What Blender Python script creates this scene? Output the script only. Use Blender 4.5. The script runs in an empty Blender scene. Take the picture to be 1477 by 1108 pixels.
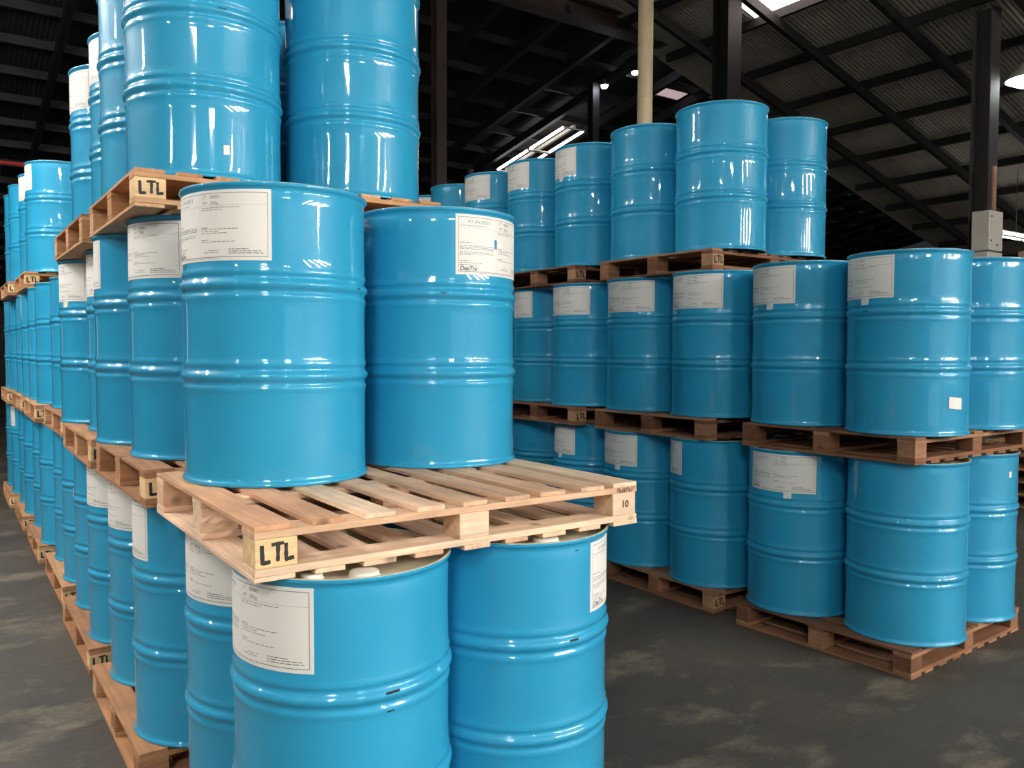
import bpy, bmesh, math, random
from mathutils import Vector, Matrix
random.seed(7)
scene = bpy.context.scene
C = scene.collection

# ------------------------------------------------------------------ camera
FPX, YAW, PITCH, ROLL, CH = 1189.69, .6085, .041, .0029, 1.5642
W, H = 1477, 1108
fw = Vector((math.sin(YAW)*math.cos(PITCH), math.cos(YAW)*math.cos(PITCH), -math.sin(PITCH)))
rt0 = Vector((math.cos(YAW), -math.sin(YAW), 0)); up0 = rt0.cross(fw)
rt = math.cos(ROLL)*rt0 + math.sin(ROLL)*up0
up = -math.sin(ROLL)*rt0 + math.cos(ROLL)*up0
cd = bpy.data.cameras.new('camera'); cam = bpy.data.objects.new('camera', cd); C.objects.link(cam)
cd.sensor_fit = 'HORIZONTAL'; cd.sensor_width = 36; cd.lens = 36*FPX/W; cd.clip_end = 200
m = Matrix.Identity(4)
for i, v in enumerate((rt, up, -fw)):
    for j in range(3): m[j][i] = v[j]
m[2][3] = CH
cam.matrix_world = m
scene.camera = cam
def proj_x(p):
    d = Vector(p) - Vector((0, 0, CH))
    return W/2 + FPX*d.dot(rt)/d.dot(fw)

# ------------------------------------------------------------------ world, exposure, daylight
wd = bpy.data.worlds.new('world'); scene.world = wd; wd.use_nodes = True
bg = wd.node_tree.nodes['Background']
bg.inputs[0].default_value = (.80, .90, 1, 1); bg.inputs[1].default_value = .5
scene.view_settings.view_transform = 'Standard'
scene.view_settings.look = 'None'
scene.view_settings.gamma = 1
scene.view_settings.use_curve_mapping = False
scene.view_settings.exposure = 0.95
TUBE_POWER = 255.0        # emission strength of the hall's fluorescent tubes

# ------------------------------------------------------------------ materials
def srgb(r, g, b):
    f = lambda c: (c/255/12.92) if c <= 10.3 else ((c/255+.055)/1.055)**2.4
    return (f(r), f(g), f(b), 1)
def new_mat(name):
    mt = bpy.data.materials.new(name); mt.use_nodes = True
    nt = mt.node_tree; b = nt.nodes['Principled BSDF']
    return mt, nt, b
def N(nt, t, **k):
    n = nt.nodes.new(t)
    for a, v in k.items():
        if a in n.inputs: n.inputs[a].default_value = v
        else: setattr(n, a, v)
    return n
def simple(name, col, rough=.5, metal=0, noise=.12, scale=8, bump=0, coat=0):
    mt, nt, b = new_mat(name)
    b.inputs['Roughness'].default_value = rough; b.inputs['Metallic'].default_value = metal
    b.inputs['Coat Weight'].default_value = coat
    tc = N(nt, 'ShaderNodeTexCoord'); no = N(nt, 'ShaderNodeTexNoise', Scale=scale, Detail=6.0)
    nt.links.new(tc.outputs['Object'], no.inputs['Vector'])
    mx = N(nt, 'ShaderNodeMixRGB', blend_type='MULTIPLY'); mx.inputs[0].default_value = 1
    mx.inputs[1].default_value = col
    mr = N(nt, 'ShaderNodeMapRange'); mr.inputs[3].default_value = 1-noise*2; mr.inputs[4].default_value = 1+noise*2
    nt.links.new(no.outputs['Fac'], mr.inputs[0]); nt.links.new(mr.outputs[0], mx.inputs[2])
    nt.links.new(mx.outputs[0], b.inputs['Base Color'])
    if bump:
        bp = N(nt, 'ShaderNodeBump', Strength=bump, Distance=.01)
        nt.links.new(no.outputs['Fac'], bp.inputs['Height']); nt.links.new(bp.outputs[0], b.inputs['Normal'])
    return mt
def emit(name, col, s):
    mt, nt, b = new_mat(name)
    b.inputs['Base Color'].default_value = (.9, .9, .9, 1)
    b.inputs['Emission Color'].default_value = col; b.inputs['Emission Strength'].default_value = s
    return mt

def drum_mat():
    mt, nt, b = new_mat('blue drum enamel')
    tc = N(nt, 'ShaderNodeTexCoord'); oi = N(nt, 'ShaderNodeObjectInfo')
    ad = N(nt, 'ShaderNodeVectorMath', operation='ADD')
    nt.links.new(tc.outputs['Object'], ad.inputs[0]); 
    sc = N(nt, 'ShaderNodeMath', operation='MULTIPLY'); sc.inputs[1].default_value = 37
    nt.links.new(oi.outputs['Random'], sc.inputs[0]); nt.links.new(sc.outputs[0], ad.inputs[1])
    no = N(nt, 'ShaderNodeTexNoise', Scale=3.0, Detail=3.0)
    nt.links.new(ad.outputs[0], no.inputs['Vector'])
    cr = N(nt, 'ShaderNodeValToRGB')
    cr.color_ramp.elements[0].color = (.018, .292, .505, 1); cr.color_ramp.elements[1].color = (.024, .322, .545, 1)
    cr.color_ramp.elements[0].position = .3; cr.color_ramp.elements[1].position = .7
    nt.links.new(no.outputs['Fac'], cr.inputs[0]); nt.links.new(cr.outputs[0], b.inputs['Base Color'])
    b.inputs['Roughness'].default_value = .42
    b.inputs['Specular IOR Level'].default_value = .2
    b.inputs['Coat Weight'].default_value = 1.0; b.inputs['Coat Roughness'].default_value = .035
    # faint dents
    n2 = N(nt, 'ShaderNodeTexNoise', Scale=5.0, Detail=1.0); nt.links.new(ad.outputs[0], n2.inputs['Vector'])
    bp = N(nt, 'ShaderNodeBump', Strength=.012, Distance=.02); nt.links.new(n2.outputs['Fac'], bp.inputs['Height'])
    nt.links.new(bp.outputs[0], b.inputs['Normal']); nt.links.new(bp.outputs[0], b.inputs['Coat Normal'])
    return mt
def wood_mat():
    # colour of each board comes from the board itself (object colour), grain and knots from noise
    mt, nt, b = new_mat('pallet pine')
    tc = N(nt, 'ShaderNodeTexCoord'); oi = N(nt, 'ShaderNodeObjectInfo')
    ad = N(nt, 'ShaderNodeVectorMath', operation='ADD')
    sc = N(nt, 'ShaderNodeMath', operation='MULTIPLY'); sc.inputs[1].default_value = 53
    nt.links.new(oi.outputs['Random'], sc.inputs[0])
    nt.links.new(tc.outputs['Object'], ad.inputs[0]); nt.links.new(sc.outputs[0], ad.inputs[1])
    mp = N(nt, 'ShaderNodeMapping'); mp.inputs['Scale'].default_value = (2.2, 40, 40)
    nt.links.new(ad.outputs[0], mp.inputs['Vector'])
    g = N(nt, 'ShaderNodeTexNoise', Scale=1.0, Detail=5.0, Distortion=.6); nt.links.new(mp.outputs[0], g.inputs['Vector'])
    p = N(nt, 'ShaderNodeTexNoise', Scale=4.0, Detail=4.0); nt.links.new(ad.outputs[0], p.inputs['Vector'])
    vo = N(nt, 'ShaderNodeTexVoronoi', Scale=5.0); nt.links.new(ad.outputs[0], vo.inputs['Vector'])
    r1 = N(nt, 'ShaderNodeMapRange'); r1.inputs[1].default_value = .3; r1.inputs[2].default_value = .7; r1.inputs[3].default_value = .74; r1.inputs[4].default_value = 1.12
    r2 = N(nt, 'ShaderNodeMapRange'); r2.inputs[1].default_value = .3; r2.inputs[2].default_value = .7; r2.inputs[3].default_value = .78; r2.inputs[4].default_value = 1.14
    r3 = N(nt, 'ShaderNodeMapRange'); r3.inputs[1].default_value = .05; r3.inputs[2].default_value = .12; r3.inputs[3].default_value = .45; r3.inputs[4].default_value = 1
    nt.links.new(g.outputs['Fac'], r1.inputs[0]); nt.links.new(p.outputs['Fac'], r2.inputs[0]); nt.links.new(vo.outputs['Distance'], r3.inputs[0])
    m1 = N(nt, 'ShaderNodeMath', operation='MULTIPLY'); m2 = N(nt, 'ShaderNodeMath', operation='MULTIPLY')
    nt.links.new(r1.outputs[0], m1.inputs[0]); nt.links.new(r2.outputs[0], m1.inputs[1])
    nt.links.new(m1.outputs[0], m2.inputs[0]); nt.links.new(r3.outputs[0], m2.inputs[1])
    mx = N(nt, 'ShaderNodeMixRGB', blend_type='MULTIPLY'); mx.inputs[0].default_value = 1
    nt.links.new(oi.outputs['Color'], mx.inputs[1]); nt.links.new(m2.outputs[0], mx.inputs[2])
    nt.links.new(mx.outputs[0], b.inputs['Base Color'])
    b.inputs['Roughness'].default_value = .75; b.inputs['Specular IOR Level'].default_value = .25
    bp = N(nt, 'ShaderNodeBump', Strength=.25, Distance=.003); nt.links.new(g.outputs['Fac'], bp.inputs['Height']); nt.links.new(bp.outputs[0], b.inputs['Normal'])
    return mt
def floor_mat():
    mt, nt, b = new_mat('worn dark concrete')
    tc = N(nt, 'ShaderNodeTexCoord')
    big = N(nt, 'ShaderNodeTexNoise', Scale=.55, Detail=6.0, Roughness=.6)
    mp = N(nt, 'ShaderNodeMapping'); mp.inputs['Rotation'].default_value = (0, 0, 1.0); mp.inputs['Scale'].default_value = (1.3, 2.1, 1)
    nt.links.new(tc.outputs['Object'], mp.inputs['Vector'])
    sm = N(nt, 'ShaderNodeTexNoise', Scale=1.3, Detail=9.0, Roughness=.7, Distortion=.15)
    fine = N(nt, 'ShaderNodeTexNoise', Scale=45.0, Detail=5.0)
    nt.links.new(tc.outputs['Object'], big.inputs['Vector']); nt.links.new(mp.outputs[0], sm.inputs['Vector']); nt.links.new(tc.outputs['Object'], fine.inputs['Vector'])
    c1 = N(nt, 'ShaderNodeValToRGB'); e = c1.color_ramp.elements
    e[0].position = .32; e[0].color = srgb(54, 52, 50); e[1].position = .70; e[1].color = srgb(92, 83, 73)
    nt.links.new(big.outputs['Fac'], c1.inputs[0])
    c2 = N(nt, 'ShaderNodeValToRGB'); e = c2.color_ramp.elements
    e[0].position = .53; e[0].color = (0, 0, 0, 1); e[1].position = .72; e[1].color = (1, 1, 1, 1)
    nt.links.new(sm.outputs['Fac'], c2.inputs[0])
    mx = N(nt, 'ShaderNodeMixRGB'); mx.inputs[2].default_value = srgb(160, 146, 124)
    sc = N(nt, 'ShaderNodeMath', operation='MULTIPLY'); sc.inputs[1].default_value = .5
    nt.links.new(c2.outputs[0], sc.inputs[0]); nt.links.new(sc.outputs[0], mx.inputs[0]); nt.links.new(c1.outputs[0], mx.inputs[1])
    m2 = N(nt, 'ShaderNodeMixRGB', blend_type='MULTIPLY'); m2.inputs[0].default_value = 1
    mr = N(nt, 'ShaderNodeMapRange'); mr.inputs[3].default_value = .7; mr.inputs[4].default_value = 1.3
    nt.links.new(fine.outputs['Fac'], mr.inputs[0]); nt.links.new(mx.outputs[0], m2.inputs[1]); nt.links.new(mr.outputs[0], m2.inputs[2])
    nt.links.new(m2.outputs[0], b.inputs['Base Color'])
    r = N(nt, 'ShaderNodeMapRange'); r.inputs[3].default_value = .52; r.inputs[4].default_value = .85
    nt.links.new(sm.outputs['Fac'], r.inputs[0]); nt.links.new(r.outputs[0], b.inputs['Roughness'])
    bp = N(nt, 'ShaderNodeBump', Strength=.15, Distance=.004); nt.links.new(fine.outputs['Fac'], bp.inputs['Height']); nt.links.new(bp.outputs[0], b.inputs['Normal'])
    return mt
M = {
 'drum': drum_mat(), 'wood': wood_mat(), 'floor': floor_mat(),
 'lid': simple('cream drum head lacquer', srgb(196, 188, 160), .4, noise=.06),
 'cap': simple('white plastic bung cap', srgb(226, 222, 210), .45, noise=.03),
 'paper': simple('white label paper', srgb(226, 223, 216), .6, noise=.02, scale=3),
 'ink': simple('grey print ink', srgb(112, 112, 112), .7, noise=.1),
 'black': simple('black ink', srgb(38, 36, 36), .7, noise=.1, scale=60),
 'brand': simple('burnt brown stamp', srgb(92, 66, 50), .8, noise=.2, scale=60),
 'tear': simple('bared blue paint', srgb(52, 136, 188), .35, noise=.05),
 'sheet': simple('weathered corrugated roof sheet', srgb(150, 146, 136), .8, noise=.25, scale=.8),
 'sheet_shaded': simple('corrugated roof sheet darkened for shade', srgb(38, 36, 35), .8, noise=.25, scale=.8),  # shade under the rear roof is put into this darker sheet colour
 'steel': simple('dark red oxide steel', srgb(52, 38, 35), .6, noise=.15, scale=3),
 'steel_black': simple('near-black steel darkened for shade', srgb(24, 22, 22), .6, noise=.15, scale=3),  # near-black base colour; shade on the rear purlins is put into it
 'steel_grey': simple('grey painted column steel', srgb(70, 66, 66), .6, noise=.12, scale=3),
 'pvc': simple('cream plastic downpipe', srgb(214, 196, 158), .45, noise=.04, scale=3),
 'white': simple('white painted metal', srgb(214, 208, 198), .5, noise=.05, scale=3),
 'wall': simple('olive grey wall sheet', srgb(62, 62, 56), .85, noise=.15, scale=1.5),
 'wall_dark': simple('dark wall cladding', srgb(46, 43, 42), .8, noise=.15, scale=1.5),
 'booth': simple('pinkish block wall', srgb(176, 146, 128), .8, noise=.12, scale=4),
 'chip': simple('chipped bare steel', srgb(34, 34, 38), .5, noise=.2, scale=40),
 'red': simple('red painted pipe', srgb(190, 52, 50), .5, noise=.08),
 'conduit': simple('tan conduit', srgb(170, 130, 104), .6, noise=.1),
 'tube': emit('lit fluorescent tube', (1, .975, .93, 1), TUBE_POWER),
 'tube_far': emit('lit fluorescent tube far off', (1, .975, .93, 1), 5),
 'lamp': emit('lit high bay lens', (.92, 1, .97, 1), 10),
 'led': emit('lit small lamp', (.8, .85, 1, 1), 30),
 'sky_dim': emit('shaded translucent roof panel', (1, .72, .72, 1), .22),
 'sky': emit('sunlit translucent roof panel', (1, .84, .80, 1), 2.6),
}

# ------------------------------------------------------------------ helpers
def mesh_obj(name, me, parent=None, loc=(0, 0, 0), rotz=0, color=None):
    o = bpy.data.objects.new(name, me); C.objects.link(o)
    o.parent = parent; o.location = loc; o.rotation_euler = (0, 0, rotz)
    if color: o.color = color
    return o
def empty(name, loc, rotz=0):
    o = bpy.data.objects.new(name, None); C.objects.link(o)
    o.location = loc; o.rotation_euler = (0, 0, rotz); o.empty_display_size = .1
    return o
def tag(o, label=None, cat=None, group=None, kind=None):
    if label: o['label'] = label
    if cat: o['category'] = cat
    if group: o['group'] = group
    if kind: o['kind'] = kind
    return o
def from_bm(name, bm, mat, smooth=False):
    me = bpy.data.meshes.new(name); bm.normal_update(); bm.to_mesh(me); bm.free()
    me.materials.append(mat)
    if smooth:
        for p in me.polygons: p.use_smooth = True
    return me
def add_box(bm, x0, x1, y0, y1, z0, z1, bev=0):
    r = bmesh.ops.create_cube(bm, size=1)
    vs = r['verts']
    for v in vs:
        v.co = Vector(((x0+x1)/2+v.co.x*(x1-x0), (y0+y1)/2+v.co.y*(y1-y0), (z0+z1)/2+v.co.z*(z1-z0)))
    if bev:
        es = list({e for v in vs for e in v.link_edges})
        bmesh.ops.bevel(bm, geom=es, offset=bev, segments=1, affect='EDGES')
def box_mesh(name, sx, sy, sz, mat, bev=0):
    bm = bmesh.new(); add_box(bm, -sx/2, sx/2, -sy/2, sy/2, 0, sz, bev); return from_bm(name, bm, mat)
def lathe(bm, prof, seg, a0=0, a1=2*math.pi, cap_top=False, cap_bot=False):
    full = abs(a1-a0-2*math.pi) < 1e-6
    n = seg if full else seg+1
    rings = []
    for (r, z) in prof:
        rings.append([bm.verts.new((r*math.cos(a0+(a1-a0)*i/seg), r*math.sin(a0+(a1-a0)*i/seg), z)) for i in range(n)])
    for k in range(len(rings)-1):
        for i in range(seg):
            j = (i+1) % n
            bm.faces.new((rings[k][i], rings[k][j], rings[k+1][j], rings[k+1][i]))
    if cap_top: bm.faces.new(rings[-1])
    if cap_bot: bm.faces.new(list(reversed(rings[0])))
def tube(bm, p0, p1, r, seg=10):
    p0, p1 = Vector(p0), Vector(p1); d = (p1-p0).normalized()
    a = d.orthogonal().normalized(); b = d.cross(a)
    R = [[bm.verts.new(p+r*(math.cos(t)*a+math.sin(t)*b)) for t in [2*math.pi*i/seg for i in range(seg)]] for p in (p0, p1)]
    for i in range(seg):
        j = (i+1) % seg; bm.faces.new((R[0][i], R[0][j], R[1][j], R[1][i]))
    bm.faces.new(list(reversed(R[0]))); bm.faces.new(R[1])
def text_verts(txt, size, shear=0, bold=0):
    cu = bpy.data.curves.new('t', 'FONT'); cu.body = txt; cu.size = size; cu.shear = shear; cu.offset = bold; cu.resolution_u = 3
    o = bpy.data.objects.new('t', cu); C.objects.link(o)
    bpy.context.view_layer.update()
    me = bpy.data.meshes.new_from_object(o.evaluated_get(bpy.context.evaluated_depsgraph_get()))
    vs = [v.co.copy() for v in me.vertices]; fs = [list(p.vertices) for p in me.polygons]
    bpy.data.objects.remove(o); bpy.data.curves.remove(cu); bpy.data.meshes.remove(me)
    return vs, fs

# ------------------------------------------------------------------ floor, walls, roof
HP, HD = .1312, .8947
bm = bmesh.new(); add_box(bm, -14, 34, -16, 40, -.2, 0)
fl = tag(mesh_obj('floor', from_bm('floor', bm, M['floor'])), 'worn dark concrete warehouse floor with pale scuffs', 'floor', kind='structure')
YB, KR, Z0 = 10.8, .28, 10.0            # cross beam line, slope and ridge height of the near roof
KL, ZL = .18, 7.4                       # rear roof: slopes down away from the cross beam
def zr(x): return Z0 - KR*abs(x)
def zl(y): return ZL - KL*(y-YB)
def corr_mesh(name, width, length, mat, pitch=.075, amp=.013):
    # corrugated sheet: ridges run along local x, waves along local y
    n = int(round(width/pitch))*4
    vs, fs = [], []
    for i in range(n+1):
        y = width*i/n; z = amp*math.sin(2*math.pi*y/pitch)
        vs += [(0, y, z), (length, y, z), ]
    for i in range(n): fs.append((2*i, 2*i+1, 2*i+3, 2*i+2))
    me = bpy.data.meshes.new(name); me.from_pydata(vs, [], fs); me.materials.append(mat)
    for p in me.polygons: p.use_smooth = True
    return me
near_roof = empty('ceiling', (0, 0, 0)); tag(near_roof, 'corrugated roof sheets on steel purlins over the stacked drums', 'ceiling', kind='structure')
ang = math.atan(KR); XE = 22.0
L1 = XE/2/math.cos(ang)
sh = corr_mesh('roof_sheet', .9, L1+.1, M['sheet']); 
y = -15.0; k = 0
while y < YB-.1:
    for (x0) in (0, XE/2):
        o = mesh_obj('roof_sheet', sh, near_roof); o.location = (x0, y, zr(x0)+(.02 if x0 == 0 else 0)); o.rotation_euler = (0, ang, 0)
    o = mesh_obj('roof_sheet', sh, near_roof); o.location = (0, y+.9, zr(0)+.02); o.rotation_euler = (0, ang, math.pi)
    y += .9
# purlins along the rows, rafters down the slope
pm = box_mesh('purlin', .07, 26.4, .14, M['steel_black'])
x = .3
while x < XE:
    mesh_obj('purlin', pm, near_roof, (x, -2.4, zr(x)-.18)); 
    if x < 12: mesh_obj('purlin', pm, near_roof, (-x, -2.4, zr(x)-.18))
    x += 1.18
rm = bmesh.new(); add_box(rm, 0, XE/math.cos(ang), -.045, .045, -.33, -.18); rm = from_bm('rafter', rm, M['steel_black'])
y = YB-.9
while y > -15:
    o = mesh_obj('rafter', rm, near_roof); o.location = (0, y, Z0); o.rotation_euler = (0, ang, 0)
    y -= 1.5
# rear roof
rear_roof = empty('ceiling', (0, 0, 0)); tag(rear_roof, 'rear roof darkened for shade, sloping away beyond the red cross beam', 'ceiling', kind='structure')
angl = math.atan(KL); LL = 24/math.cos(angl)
sh2 = corr_mesh('roof_sheet', .9, LL, M['sheet_shaded'])
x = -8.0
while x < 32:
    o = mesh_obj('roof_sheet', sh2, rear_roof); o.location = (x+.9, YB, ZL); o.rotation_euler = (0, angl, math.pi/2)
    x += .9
pm2 = box_mesh('purlin', 40, .07, .14, M['steel_black'])
y = YB+.4
while y < YB+24:
    mesh_obj('purlin', pm2, rear_roof, (12, y, zl(y)-.19)); y += 1.05
rb = bmesh.new(); add_box(rb, 0, LL, -.05, .05, -.36, -.18); rb = from_bm('rafter', rb, M['steel_black'])
x = -7.5
while x < 32:
    o = mesh_obj('rafter', rb, rear_roof); o.location = (x, YB, ZL); o.rotation_euler = (0, angl, math.pi/2)
    x += 1.15
# walls
def wall(name, x0, x1, y0, y1, z0, z1, mat, label):
    bm = bmesh.new(); add_box(bm, x0, x1, y0, y1, z0, z1)
    return tag(mesh_obj(name, from_bm(name, bm, mat)), label, 'wall', kind='structure')
wall('wall_far', 33.8, 34, YB, 34, 0, 7.5, M['wall_dark'], 'dark cladding wall far beyond the rear roof')
wall('wall_booth', 15.9, 18.2, 6.6, 7.0, 0, 3.35, M['booth'], 'low pinkish block partition under the far strip light')
wall('wall_back', -10, 34, 33.8, 34, 0, 8, M['wall'], 'olive grey sheet wall closing the far end of the hall')
wall('wall_left', -12.2, -12, -15, 34, 0, 9, M['wall'], 'grey sheet wall beyond the open floor')
wall('wall_right', 22, 22.2, -15, YB, 0, 5, M['wall_dark'], 'dark cladding wall under the low eave')
wall('wall_front', -12, -2, -15.2, -15, 0, 9, M['wall'], 'grey sheet wall beside the open loading door')
wall('wall_front', 5, 22, -15.2, -15, 0, 9, M['wall'], 'grey sheet wall closing the loading side')
wall('wall_front', -2, 5, -15.2, -15, 5, 10, M['wall'], 'grey sheet panel above the open loading door')
wall('wall_sky_block', -12, 9, YB+.3, YB+.4, 7.4, 10.1, M['wall_dark'], 'unseen dark panel added above the cross beam against sky light')  # unseen panel added to stop sky light leaking in between the roofs
# steel frame
def i_section(bm, cx, cy, z0, z1, w, d, t=.02):
    add_box(bm, cx-w/2, cx+w/2, cy-d/2, cy-d/2+t, z0, z1); add_box(bm, cx-w/2, cx+w/2, cy+d/2-t, cy+d/2, z0, z1)
    add_box(bm, cx-t/2, cx+t/2, cy-d/2+t, cy+d/2-t, z0, z1)
def column(x, y, h, w, d, mat, label):
    t = empty('steel_column', (x, y, 0)); tag(t, label, 'column', 'steel columns carrying the roof')
    bm = bmesh.new(); i_section(bm, 0, 0, .02, h, w, d); mesh_obj('shaft', from_bm('shaft', bm, M[mat]), t)
    bm = bmesh.new(); add_box(bm, -w*.8, w*.8, -d*.8, d*.8, 0, .02, .003); mesh_obj('base_plate', from_bm('base_plate', bm, M[mat]), t)
    return t
column(6.19, YB, 7.0, .17, .17, 'steel', 'slim brown steel column behind the top drums, left of the cream pipe')
column(9.9, 8.55, 7.05, .30, .30, 'steel_black', 'heavy black steel column behind the tallest drum stack')
column(12.28, 5.9, 6.4, .26, .26, 'steel_grey', 'grey steel column with white boxes fixed to it')
column(10.5, 12.35, 6.7, .16, .16, 'steel_black', 'thin dark steel column under the rear roof by a small lamp')
column(10.6, 17.0, 5.9, .12, .12, 'steel_grey', 'short grey post seen low under the rear roof')
bm = bmesh.new()
add_box(bm, -6, 34, -.15, .15, .30, .32); add_box(bm, -6, 34, -.15, .15, 0, .02); add_box(bm, -6, 34, -.01, .01, .02, .30)
tag(mesh_obj('cross_beam', from_bm('cross_beam', bm, M['steel']), loc=(0, YB, 7.0)), 'long dark red steel cross beam between the two roofs', 'beam')

# ------------------------------------------------------------------ drums: shared meshes
RB, RH, RC = .2835, .2925, .2905
TIERH = HP+HD; HD = HD-.0016      # drum height; tiers keep their pitch
SEG = 72
def hoop(zc):
    up_ = [(RH, 0), (RH-.0005, .004), (RB+.0062, .009), (RB+.0028, .013), (RB+.0002, .0165), (RB-.0011, .021), (RB-.0006, .026), (RB+.0020, .030), (RB+.0030, .035), (RB+.0026, .041), (RB+.0010, .047), (RB, .052)]
    return [(r, zc-d) for (r, d) in reversed(up_[1:])] + [(r, zc+d) for (r, d) in up_]
prof = [(.02, .014), (RB-.012, .014), (RB-.006, .010), (RB-.004, .002), (RB, 0), (RC-.001, .001), (RC, .004), (RC, .010), (RB+.003, .014), (RB, .018), (RB, .03)]
def barrel(z0, z1, b=-.0011, n=8):
    return [(RB+b*(1-(2*i/n-1)**2), z0+(z1-z0)*i/n) for i in range(1, n)]
prof += barrel(.03, .274) + hoop(.326) + barrel(.378, .546) + hoop(.598) + barrel(.650, HD-.034) + [(RB, HD-.034), (RB-.0015, HD-.028), (RB-.0005, HD-.018), (RB+.003, HD-.014), (RC, HD-.010), (RC, HD-.004), (RC-.0006, HD-.0018)]
bm = bmesh.new(); lathe(bm, prof, SEG, cap_bot=True); body_me = from_bm('body', bm, M['drum'], True)
lp = [(RC-.0006, HD-.0018), (RC-.0015, HD-.0007), (RC-.004, HD), (RB+.001, HD), (RB-.003, HD-.002), (RB-.005, HD-.018), (RB-.010, HD-.021), (RB-.04, HD-.021), (RB-.05, HD-.019), (RB-.09, HD-.019), (RB-.10, HD-.021), (.02, HD-.021)]
bm = bmesh.new(); lathe(bm, lp, SEG, cap_top=True); lid_me = from_bm('lid', bm, M['lid'], True)
def cap_mesh(r):
    bm = bmesh.new(); lathe(bm, [(r*1.12, 0), (r*1.12, .003), (r, .005), (r, .013), (r*.94, .0155), (r*.75, .0165), (.004, .0165)], 20, cap_top=True)
    return from_bm('bung_cap', bm, M['cap'], True)
cap_big, cap_small = cap_mesh(.037), cap_mesh(.027)
# curved patches on the drum wall: u to the right (0 at the right edge, negative leftwards), v up from the drum foot
def wrap(u, z, r): a = u/RB; return (r*math.cos(a), r*math.sin(a), z)
def add_patch(bm, u0, u1, z0, z1, r, t=0, slant=0):
    n = max(1, int(math.ceil(abs(u1-u0)/.012)))
    rows = []
    for i in range(n+1):
        u = u0+(u1-u0)*i/n
        rows.append((bm.verts.new(wrap(u, z0+slant*(u-u0), r)), bm.verts.new(wrap(u, z1+slant*(u-u0), r))))
    for i in range(n): bm.faces.new((rows[i][0], rows[i+1][0], rows[i+1][1], rows[i][1]))
    if t:       # give the patch thickness: edge faces back to the wall
        back = []
        for i in range(n+1):
            u = u0+(u1-u0)*i/n
            back.append((bm.verts.new(wrap(u, z0+slant*(u-u0), r-t)), bm.verts.new(wrap(u, z1+slant*(u-u0), r-t))))
        for i in range(n):
            bm.faces.new((back[i][0], back[i+1][0], rows[i+1][0], rows[i][0])); bm.faces.new((rows[i][1], rows[i+1][1], back[i+1][1], back[i][1]))
        bm.faces.new((back[0][0], rows[0][0], rows[0][1], back[0][1])); bm.faces.new((rows[n][0], back[n][0], back[n][1], rows[n][1]))
LW, LH = .40, .205
LZ1 = HD-.023; LZ0 = LZ1-LH
bm = bmesh.new(); add_patch(bm, -LW, 0, LZ0, LZ1, RB+.0009, .002); label_me = from_bm('paper_label', bm, M['paper'])
def print_mesh():
    bm = bmesh.new(); r = RB+.00135
    rnd = random.Random(3)
    def rect(u0, u1, v0, v1): add_patch(bm, u0-LW, u1-LW, LZ1-v1, LZ1-v0, r)
    def words(u0, u1, v, h=.0016):
        u = u0
        while u < u1-.004:
            w = min(rnd.uniform(.006, .02), u1-u); rect(u, u+w, v, v+h); u += w+rnd.uniform(.002, .004)
    def text(t, u, v, size, shear=0, bold=0):
        vs, fs = text_verts(t, size, shear, bold)
        bv = [bm.verts.new(wrap(u-LW+p.x, LZ1-v+p.y, r+.0001)) for p in vs]
        for f in fs:
            try: bm.faces.new([bv[i] for i in f])
            except ValueError: pass
    rect(.010, .390, .0085, .0100); rect(.010, .390, .1935, .1952); rect(.010, .0108, .0085, .195); rect(.3890, .3905, .0085, .195)
    rect(.1700, .1704, .010, .193); rect(.010, .390, .0445, .0450)
    text('KT-AN-20213', .045, .029, .0155); words(.014, .115, .037)
    text('LT', .182, .024, .0125); text('000001', .212, .024, .0125); text('WT', .182, .041, .0125); text('200kg', .212, .041, .0125)
    words(.176, .31, .050); words(.176, .26, .056)
    words(.014, .060, .095, .002)
    for v in (.106, .111, .116, .127, .132): words(.014, .155, v)
    words(.014, .06, .137); words(.014, .05, .157, .002); words(.014, .10, .164); words(.014, .085, .171)
    words(.176, .20, .107, .002)
    for v, e in ((.112, .31), (.118, .24), (.124, .27)): words(.176, e, v)
    words(.176, .205, .143, .002); words(.176, .30, .149); words(.205, .245, .174); words(.185, .245, .180)
    for v, e in ((.171, .335), (.177, .372), (.183, .377)): words(.275, e, v, .0022)
    text('DeaTru', .014, .1905, .0205, .25, .0006)
    words(.09, .24, .198, .0012)
    return bm
ink_me = from_bm('print', print_mesh(), M['ink'])
bm = bmesh.new(); add_patch(bm, -.168, -.126, LZ0-.032, LZ0-.002, RB+.0034, .004, .05); sticker_me = from_bm('sticker', bm, M['paper'])

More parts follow.
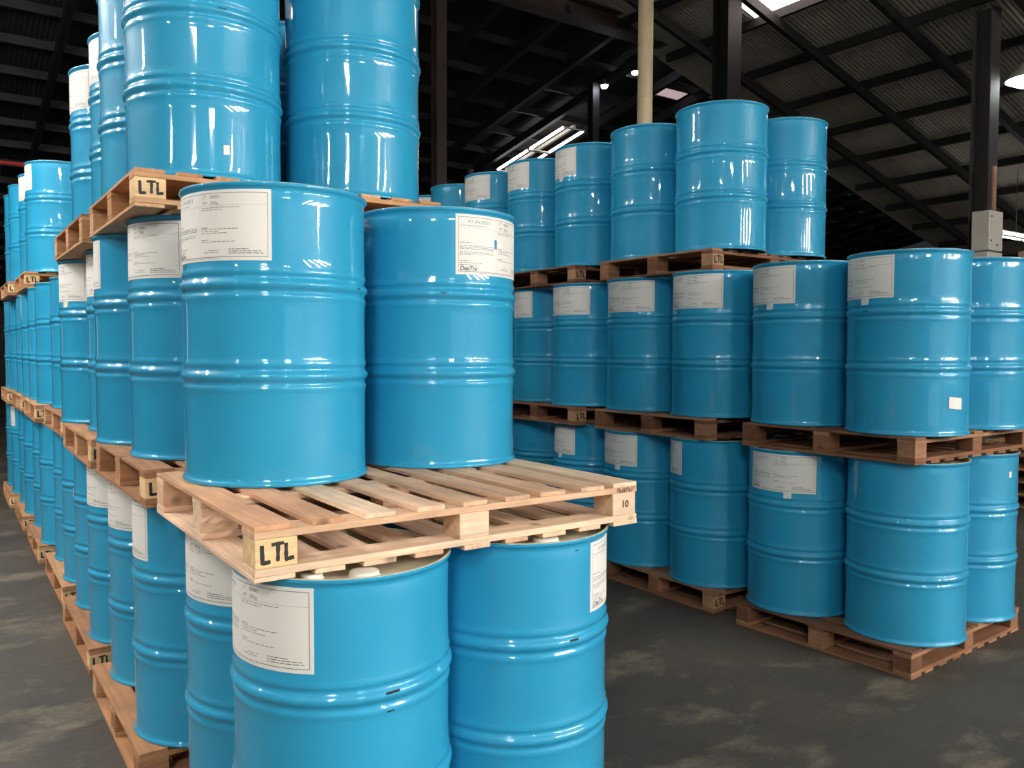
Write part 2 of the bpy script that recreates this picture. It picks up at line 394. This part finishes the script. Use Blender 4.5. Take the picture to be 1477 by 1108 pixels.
TIER = {1: 'bottom', 2: 'middle', 3: 'top'}
ORD = ['', 'first', 'second', 'third', 'fourth', 'fifth', 'sixth', 'seventh', 'eighth']
ROWN = {'A': "the half-empty pallet's row", 'B': 'the row across the aisle'}
def label_angle(x, y, z, px):
    # world azimuth on the drum wall, on the side facing the viewer, seen at picture column px
    base = math.atan2(-y, -x); best = None
    for i in range(-900, 901):
        a = base + math.radians(i/10)
        e = abs(proj_x((x+RB*math.cos(a), y+RB*math.sin(a), z))-px)
        if best is None or e < best[0]: best = (e, a)
    return best[1]
def drum(row, tier, stack, pos, x, y, lab=None, sticker=False, text=None, bung=None):
    z = (tier-1)*TIERH+HP
    az = math.atan2(-y, -x)
    if lab is None: rot = az+math.pi+math.radians(41)+random.uniform(-.3, .3)
    elif lab[0] == 'R': rot = label_angle(x, y, z+LZ0, lab[1])
    else: rot = label_angle(x, y, z+LZ0, lab[1])+LW/RB
    t = empty('steel_drum', (x, y, z+.0006), rot)
    kind = 'blue steel drum' if lab is None else 'labelled blue drum'
    col = {'A': {'lf': 'outer front', 'lr': 'outer rear', 'rf': 'aisle-side front', 'rr': 'aisle-side rear'},
           'B': {'lf': 'aisle-side front', 'lr': 'aisle-side rear', 'rf': 'far-side front', 'rr': 'far-side rear'}}[row][pos]
    tag(t, text or f'{kind}, {TIER[tier]} tier, {ORD[stack]} stack of {ROWN[row]}, {col}', 'drum', 'blue steel drums stacked on pallets')
    mesh_obj('body', body_me, t); mesh_obj('lid', lid_me, t)
    ba = (bung-rot) if bung is not None else random.uniform(0, 6.28)
    mesh_obj('bung_cap', cap_big, t, (.205*math.cos(ba), .205*math.sin(ba), HD-.0210))
    bb = ba + (math.pi if bung is None else -.62)
    mesh_obj('bung_cap', cap_small, t, (.21*math.cos(bb), .21*math.sin(bb), HD-.0210))
    p = tag(mesh_obj('paper_label', label_me, t), 'white printed paper label'); mesh_obj('print', ink_me, p)
    if sticker: mesh_obj('sticker', sticker_me, t)
    return t

# ------------------------------------------------------------------ pallets: shared meshes
PX, PY = 1.195, 1.015
T_D, T_S, T_B = .013, .018, .0692
def board(name, length, width, thick, bev=.0015):   # grain along local x
    return box_mesh(name, length, width, thick, M['wood'], bev)
deck_me = [board('deck_board', PY, w, T_D) for w in (.078, .084, .090)]
edge_me = board('deck_board', PY, .098, T_D)
string_me = board('stringer', PX, .092, T_S)
def block_mesh(w, d): return board('block', w, d, T_B, .002)
block_me = [block_mesh(.102, .090), block_mesh(.094, .090)]
def stencil(txt, size, mat, bold=.0012, shear=0, sx=1.0):
    vs, fs = text_verts(txt, size, shear, bold)
    cx = (min(v.x for v in vs)+max(v.x for v in vs))/2; cy = (min(v.y for v in vs)+max(v.y for v in vs))/2
    me = bpy.data.meshes.new('stencil'); me.from_pydata([((v.x-cx)*sx, 0, v.y-cy) for v in vs], [], fs); me.materials.append(M[mat])
    return me
def brush_ltl():
    rnd = random.Random(5); bm = bmesh.new()
    def stroke(x0, z0, x1, z1, w=.0095):
        n = 5; d = Vector((x1-x0, z1-z0)).normalized(); nx, nz = -d.y, d.x; rows = []
        for i in range(n+1):
            t = i/n; x = x0+(x1-x0)*t; z = z0+(z1-z0)*t; h = w/2*rnd.uniform(.8, 1.15)
            rows.append((bm.verts.new((x+nx*h, 0, z+nz*h)), bm.verts.new((x-nx*h, 0, z-nz*h))))
        for i in range(n): bm.faces.new((rows[i][0], rows[i+1][0], rows[i+1][1], rows[i][1]))
    stroke(-.036, .021, -.035, -.022); stroke(-.038, -.021, -.016, -.019)
    stroke(-.014, .020, .016, .022); stroke(.002, .020, .001, -.020)
    stroke(.021, .021, .021, -.019); stroke(.018, -.018, .040, -.015)
    return from_bm('stencil', bm, M['black'])
ltl_me = brush_ltl()
ten_me = stencil('10', .030, 'brand', .0012)
maker_me = stencil('Pal&Pac', .021, 'brand', .0004, .3)
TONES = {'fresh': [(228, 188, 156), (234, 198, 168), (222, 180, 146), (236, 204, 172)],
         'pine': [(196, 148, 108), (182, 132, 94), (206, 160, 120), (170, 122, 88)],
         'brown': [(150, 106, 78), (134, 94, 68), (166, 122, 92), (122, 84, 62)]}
def pallet(name_label, x, y, z, rot=0, tone='pine', ltl=True, maker=False, group='wooden pallets under the drums', drop=()):
    t = empty('pallet', (x, y, z), rot); tag(t, name_label, 'pallet', group)
    col = lambda: srgb(*random.choice(TONES[tone]))
    h90 = math.pi/2
    n = 9; pitch = (PX-.09)/(n-1)
    zt = [0, T_D, T_D+T_S, T_D+T_S+T_B, T_D+2*T_S+T_B]
    for lev, nm in ((0, 'bottom_board'), (4, 'deck_board')):
        for i in range(n):
            xx = .045+pitch*i+random.uniform(-.006, .006) if 0 < i < n-1 else (.049 if i == 0 else PX-.049)
            me = edge_me if i in (0, n-1) else random.choice(deck_me)
            c = col()
            if tone == 'fresh' and lev == 4 and i < 2: c = srgb(208, 158, 122)
            mesh_obj(nm, me, t, (xx, PY/2+random.uniform(-.003, .003), zt[lev]), h90+random.uniform(-.006, .006), c)
    for j in range(3):
        yy = .046+(PY-.092)*j/2
        for lev in (1, 3): mesh_obj('stringer', string_me, t, (PX/2, yy, zt[lev]), 0, col())
        for i in range(3):
            xx = .052+(PX-.104)*i/2
            c = srgb(*((226, 190, 142) if tone != 'brown' else (180, 140, 104))) if (ltl and i == 0 and j == 0) else col()
            b = mesh_obj('block', block_me[0 if i == 0 else 1], t, (xx, yy, zt[2]), 0, c)
            if ltl and i == 0 and j == 0: mesh_obj('stencil_lettering', ltl_me, b, (.002, -.0457, T_B/2))
            if maker and i == 2 and j == 0: mesh_obj('stencil_lettering', ten_me, b, (.005, -.0457, T_B*.5))
        if maker and j == 0: pass
    if maker:
        s = [c for c in t.children if c.name.startswith('stringer')][1]
        mesh_obj('stencil_lettering', maker_me, s, (PX/2-.052, -.0467, T_S/2))
    return t
# ------------------------------------------------------------------ near row (A) and row across the aisle (B)
# tier: list of (stack, left-front, left-rear) drum centres with label sight columns
A = {
 1: [(1, (.887, 2.067, ('R', 453), 0), (.912, 2.662, ('R', 350), 0)), (2, (.868, 3.29, ('R', 213), 0), (.882, 3.915, ('R', 196), 0)), (3, (.881, 4.535, ('R', 160), 0), (.896, 5.147, None, 1)),
     (4, (.905, 5.773, None, 0), (.92, 6.375, None, 0)), (5, (.89, 6.985, None, 0), (.905, 7.696, None, 0)), (6, (.89, 8.35, None, 0), (.895, 8.955, None, 0)), (7, (.875, 9.603, ('R', 22), 0), (.868, 10.21, None, 0))],
 2: [(1, None, (.908, 2.644, ('R', 392), 0)), (2, (.885, 3.384, ('R', 263), 0), (.851, 3.986, ('R', 145), 0)), (3, (.904, 4.594, ('R', 152), 0), (.849, 5.214, ('R', 125), 1)),
     (4, (.93, 5.87, None, 0), (.93, 6.475, None, 0)), (5, (.891, 7.085, None, 0), (.89, 7.7, None, 0)), (6, (.89, 8.33, ('R', 25), 0), (.89, 8.95, None, 0)), (7, (.88, 9.6, None, 0), (.87, 10.2, None, 0))],
 3: [(2, (.878, 3.36, None, 0), (.88, 3.95, None, 0)), (3, (.925, 4.537, ('R', 146), 0), (.909, 5.13, ('R', 131), 0)), (6, (.902, 7.859, ('R', 46), 0), (.900, 8.452, ('R', 39), 0)), (7, (.86, 9.05, None, 0), (.86, 9.65, None, 0))],
}
B = {
 1: [(1, (4.082, 2.302, None, 0), (4.022, 2.893, ('R', 1177), 1)), (2, (4.035, 3.529, ('R', 983), 0), (4.012, 4.134, ('R', 919), 1)), (3, (4.083, 4.793, ('R', 829), 1), (4.104, 5.39, None, 0)),
     (4, (4.08, 6.05, None, 0), (4.09, 6.66, None, 0)), (5, (4.08, 7.3, None, 0), (4.09, 7.92, None, 0))],
 2: [(1, (4.039, 2.293, ('R', 1289), 1), (4.063, 2.916, ('R', 1147), 1)), (2, (4.068, 3.559, ('R', 1043), 0), (4.065, 4.18, ('R', 944), 0)), (3, (4.05, 4.778, ('R', 851), 0), (4.109, 5.37, ('R', 768), 0)),
     (4, (4.08, 6.05, None, 0), (4.09, 6.66, None, 0)), (5, (4.08, 7.3, None, 0), (4.09, 7.92, None, 0))],
 3: [(2, (4.132, 3.604, None, 0), (4.133, 4.228, None, 0)), (3, (4.123, 4.853, ('R', 831), 1), (4.112, 5.473, ('R', 763), 0)), (4, (4.083, 6.099, ('R', 707), 0), (4.089, 6.722, None, 0)), (5, (4.16, 7.34, ('R', 622), 0), (4.1, 7.95, None, 0))],
}
RIGHT = {('A', 1, 1, 0): (1.478, 2.10, ('L', 851)), ('A', 1, 1, 1): (1.512, 2.705, None), ('A', 1, 2, 0): (1.49, 3.31, None), ('A', 3, 2, 1): (1.53, 3.99, None), ('A', 3, 3, 0): (1.56, 4.60, None), ('A', 3, 3, 1): (1.56, 5.20, None), ('B', 1, 1, 1): (4.655, 2.93, None), ('B', 3, 2, 1): (4.76, 4.24, None), ('A', 2, 1, 1): (1.539, 2.697, ('L', 657)),
         ('A', 3, 2, 0): (1.505, 3.375, None), ('B', 1, 1, 0): (4.676, 2.335, None), ('B', 3, 2, 0): (4.754, 3.608, None)}
PALLET_AT = {('A', 2, 1): (.586, 1.871, .002), ('A', 2, 2): (.565, 2.975, .004), ('A', 2, 3): (.555, 4.10, -.003), ('A', 3, 2): (.560, 3.05, -.003), ('A', 3, 3): (.555, 4.24, .006), ('B', 1, 1): (3.766, 2.081, .04), ('B', 2, 1): (3.77, 2.087, .006), ('B', 3, 2): (3.833, 3.398, .012),
             ('B', 1, 2): (3.75, 3.28, 0)}
TEXT = {('A', 1, 1, 'lf'): 'labelled blue drum under the LTL corner of the half-empty pallet', ('A', 1, 1, 'rf'): 'blue drum under the stamped 10 corner of the half-empty pallet',
        ('A', 2, 1, 'lr'): 'wide blue drum with big left label standing on the half-empty pallet', ('A', 2, 1, 'rr'): 'blue drum with torn label standing on the half-empty pallet'}
for row, T in (('A', A), ('B', B)):
    for tier, stacks in T.items():
        zb = (tier-1)*TIERH
        for (k, f, r) in stacks:
            pts = [q for q in (f, r) if q]
            for nm, q in (('f', f), ('r', r)):
                if not q: continue
                bung = math.atan2(-q[1], -q[0])+.25 if (row, tier, k, nm) == ('A', 1, 1, 'f') else None
                drum(row, tier, k, 'l'+nm, q[0], q[1], q[2], q[3], TEXT.get((row, tier, k, 'l'+nm)), bung)
                i = 0 if nm == 'f' else 1
                rq = RIGHT.get((row, tier, k, i)) or (q[0]+.605+random.uniform(0, .015), q[1]+random.uniform(-.004, .004), None)
                d = drum(row, tier, k, 'r'+nm, rq[0], rq[1], rq[2], False, TEXT.get((row, tier, k, 'r'+nm)), math.atan2(-rq[1], -rq[0])+.45 if bung else None)
                if (row, tier, k, nm) == ('A', 2, 1, 'r'):
                    bm = bmesh.new(); add_patch(bm, -.243, -.230, LZ0+.096, LZ0+.128, RB+.0018, 0, -.2)
                    tag(mesh_obj('label_tear', from_bm('label_tear', bm, M['tear']), d), 'blue torn slit in the label')
            if (row, tier, k) in PALLET_AT: px, py, pr = PALLET_AT[(row, tier, k)]
            else:
                px = min(q[0] for q in pts)-.315; py = sum(q[1] for q in pts)/2-PY/2; pr = random.uniform(-.006, .006)
            first = (row, tier, k) == ('A', 2, 1)
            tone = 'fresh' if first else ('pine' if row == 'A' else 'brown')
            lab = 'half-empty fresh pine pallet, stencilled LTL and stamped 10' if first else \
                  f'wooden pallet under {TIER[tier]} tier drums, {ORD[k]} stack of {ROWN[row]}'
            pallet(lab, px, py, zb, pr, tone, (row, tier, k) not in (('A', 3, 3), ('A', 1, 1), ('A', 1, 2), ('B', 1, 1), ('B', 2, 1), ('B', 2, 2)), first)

# paper scraps, tape and paint chips on single drums
def at_drum(row, tier, x, y): 
    best = min((o for o in C.objects if o.name.startswith('steel_drum') and abs(o.location.z-((tier-1)*TIERH+HP)) < .01), key=lambda o: (o.location.x-x)**2+(o.location.y-y)**2)
    return best
def stick(name, row, tier, x, y, px, z0, h, w, mat, r=.0012, slant=0, lb=None, t=.0012):
    d = at_drum(row, tier, x, y)
    a = label_angle(d.location.x, d.location.y, d.location.z+z0, px)
    bm = bmesh.new(); add_patch(bm, -w/2, w/2, z0, z0+h, RB+r, t, slant)
    o = mesh_obj(name, from_bm(name, bm, M[mat]), d, rotz=a-d.rotation_euler.z)
    if lb: tag(o, lb)
stick('paper_tag', 'B', 2, 4.039, 2.293, 1378, .135, .055, .085, 'paper', .0025, -.08, 'small torn white paper tag')
stick('tape_scrap', 'B', 1, 4.676, 2.335, 1457, .765, .03, .022, 'paper', .0012, .2)
stick('tape_scrap', 'A', 3, .878, 3.36, 327, .085, .035, .022, 'paper', .0015, .1)
stick('tape_scrap', 'A', 1, .896, 5.147, 97, .60, .05, .06, 'paper', .005, 0)
for (row, tier, x, y, px, z, w, h, r) in (('A', 1, .887, 2.067, 565, .601, .035, .006, .0088), ('A', 1, .887, 2.067, 563, .555, .02, .003, .0035), ('A', 1, 1.478, 2.10, 826, .600, .03, .006, .0088), ('A', 1, 1.478, 2.10, 832, .857, .012, .003, .0006),
        ('A', 2, .908, 2.644, 514, .596, .016, .005, .0091), ('A', 2, 1.539, 2.697, 640, .598, .02, .004, .0093), ('B', 2, 4.039, 2.293, 1250, .600, .03, .004, .0092), ('A', 3, .878, 3.36, 320, .601, .03, .004, .0092)):
    stick('paint_chip', row, tier, x, y, px, z, h, w, 'chip', r, .04)

# ------------------------------------------------------------------ lamps
def batten(x, y, z, slope, sp, rotz, label, hang=0, r=.019, mat='tube', n=2):
    t = empty('strip_light', (x, y, z), rotz); t.rotation_euler = (0, slope, rotz); tag(t, label, 'lamp', 'fluorescent strip lights under the roof')
    bm = bmesh.new(); hl = .66*n; add_box(bm, -hl, hl, -.035, .035, -.02, .05, .004)
    for xx in ((-1.29, -.03, .03, 1.29) if n == 2 else (-.63, .63)): add_box(bm, xx-.012, xx+.012, -sp-.02, sp+.02, -.045, -.02)
    mesh_obj('housing', from_bm('housing', bm, M['white']), t)
    for xx in ((-.66, .66) if n == 2 else (0,)):
        for yy in (-sp, sp):
            bm = bmesh.new(); tube(bm, (xx-.6, yy, -.03), (xx+.6, yy, -.03), r, 8); mesh_obj('tube', from_bm('tube', bm, M[mat], True), t)
    if hang:
        for xx in (-.5, .5):
            bm = bmesh.new(); tube(bm, (xx, 0, .05), (xx, 0, hang), .006, 6); mesh_obj('hanger', from_bm('hanger', bm, M['steel_grey']), t)
    return t
batten(11.3, 15.2, zl(15.2)-.50, math.atan(KL), .27, math.pi/2, 'lit twin strip light hanging under the dark rear roof', .3, .03, 'tube_far')
ZH = 4.8
# a bank of lit lamps over the packing end, two pairs over the outer floor, single ones between
LAMPS = [(x, y, 2) for x in (5.2, 7.6, 10.0, 12.4) for y in (-7.4, -10.3, -13.2)] + [(-1.9, 5.4, 1), (-1.9, 7.4, 1), (-4.8, 5.6, 1), (-4.8, -6, 1), (-8.8, -1.3, 1), (0, -6.5, 1), (-2.6, -2.6, 1)]
for (x, y, n) in LAMPS:
    where = 'over the packing end' if x > 5 else ('over the outer floor beside the stacks' if y > 5 else 'over the open floor')
    batten(x, y, ZH, 0, .09, math.pi/2 if x > 5 else 0, f'lit {"long" if n == 2 else "short"} twin strip light hung on wires {where}', zr(x)-ZH-.2, .019, 'tube', n)

# high bay lamp, far strip light, small lamps
t = empty('high_bay_lamp', (12.95, 5.6, 5.46)); tag(t, 'glaring round high bay lamp beside the grey column', 'lamp')
bm = bmesh.new(); lathe(bm, [(.03, .42), (.05, .40), (.07, .28), (.22, .16), (.32, .02), (.32, 0)], 24, cap_bot=False); mesh_obj('reflector', from_bm('reflector', bm, M['white'], True), t)
bm = bmesh.new(); lathe(bm, [(.02, -.06), (.18, -.07), (.26, -.03), (.30, .01)], 24, cap_bot=True); mesh_obj('lens', from_bm('lens', bm, M['lamp'], True), t)
bm = bmesh.new(); tube(bm, (0, 0, .41), (0, 0, .70), .012, 8); mesh_obj('stem', from_bm('stem', bm, M['steel_grey']), t)
batten(17.2, 7.4, 3.75, 0, .12, 0, 'lit low strip light beyond the white boxes on the column', zr(17.2)-3.95, .019, 'tube_far')
for (x, y, z, lb) in ((11.25, 12.0, 6.98, 'tiny white lamp beside the cream pipe under the rear roof'), (10.56, 12.1, 6.62, 'tiny white lamp on top of the thin dark column')):
    t = empty('small_lamp', (x, y, z)); tag(t, lb, 'lamp')
    bm = bmesh.new(); lathe(bm, [(.01, -.06), (.05, -.05), (.07, 0)], 14, cap_bot=True); mesh_obj('bulb', from_bm('bulb', bm, M['led'], True), t)
    bm = bmesh.new(); lathe(bm, [(.08, 0), (.08, .03), (.03, .08), (.02, .12)], 14, cap_top=True); mesh_obj('cap', from_bm('cap', bm, M['steel_grey'], True), t)
# translucent roof panels let daylight in
def skylight(x0, y0, w, l, label):
    o = mesh_obj('skylight_panel', corr_mesh('skylight_panel', w, l, M['sky']), near_roof); o.location = (x0, y0, zr(x0)-.035); o.rotation_euler = (0, ang, 0)
    tag(o, label)
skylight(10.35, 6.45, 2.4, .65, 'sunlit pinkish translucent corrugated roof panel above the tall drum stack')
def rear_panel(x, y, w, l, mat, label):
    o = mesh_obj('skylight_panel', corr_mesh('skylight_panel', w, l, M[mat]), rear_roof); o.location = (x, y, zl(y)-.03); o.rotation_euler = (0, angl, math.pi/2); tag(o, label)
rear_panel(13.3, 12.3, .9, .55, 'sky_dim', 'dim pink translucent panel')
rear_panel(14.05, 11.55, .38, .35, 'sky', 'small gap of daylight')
# cream downpipe
t = empty('downpipe', (5.60, 5.83, 0)); tag(t, 'cream plastic pipe rising to the roof behind the top drums', 'pipe')
bm = bmesh.new(); tube(bm, (0, 0, 0), (0, 0, 7.9), .072, 24); mesh_obj('pipe', from_bm('pipe', bm, M['pvc'], True), t)
for z in (3.98, 4.49, 5.4): 
    bm = bmesh.new(); lathe(bm, [(.0722, -.012), (.0735, -.011), (.0735, .011), (.0722, .012)], 24); mesh_obj('coupling', from_bm('coupling', bm, M['pvc'], True), t, (0, 0, z))
# boxes and conduit on the grey column
t = empty('switch_box', (11.98, 5.66, 2.33)); tag(t, 'white metal switch boxes fixed to the grey column', 'box')
bm = bmesh.new(); add_box(bm, -.20, .18, -.10, .14, .62, 1.16, .008); mesh_obj('upper_box', from_bm('upper_box', bm, M['white']), t)
bm = bmesh.new(); add_box(bm, -.22, .18, -.10, .14, 0, .60, .008); mesh_obj('lower_box', from_bm('lower_box', bm, M['white']), t)
bm = bmesh.new(); tube(bm, (.10, 0, 1.16), (.10, 0, 1.8), .035, 10); mesh_obj('conduit', from_bm('conduit', bm, M['conduit'], True), t)
for (a, b) in ((-.15, .75), (.02, .70), (-.15, 1.08)):
    bm = bmesh.new(); tube(bm, (a, -.098, b), (a, -.108, b), .014, 10); mesh_obj('knob', from_bm('knob', bm, M['steel_grey']), t)
# red pipe along the far left
bm = bmesh.new(); tube(bm, (-4, 16, 4.62), (5, 16, 4.62), .035, 10); tag(mesh_obj('red_pipe', from_bm('red_pipe', bm, M['red'], True)), 'thin red pipe running under the rear roof past the far stacks', 'pipe')
# empty pallets beyond the row across the aisle
for i in range(5):
    pallet(f'spare empty pallet, {["lowest", "second up", "middle", "second from top", "topmost"][i]} in the stack beyond the far-side drums', 8.85, 3.15+.02*(i % 2), i*HP*1.0005, .03*(i % 3-1), 'pine', False, False, 'spare empty pallets')
# ------------------------------------------------------------------ finish
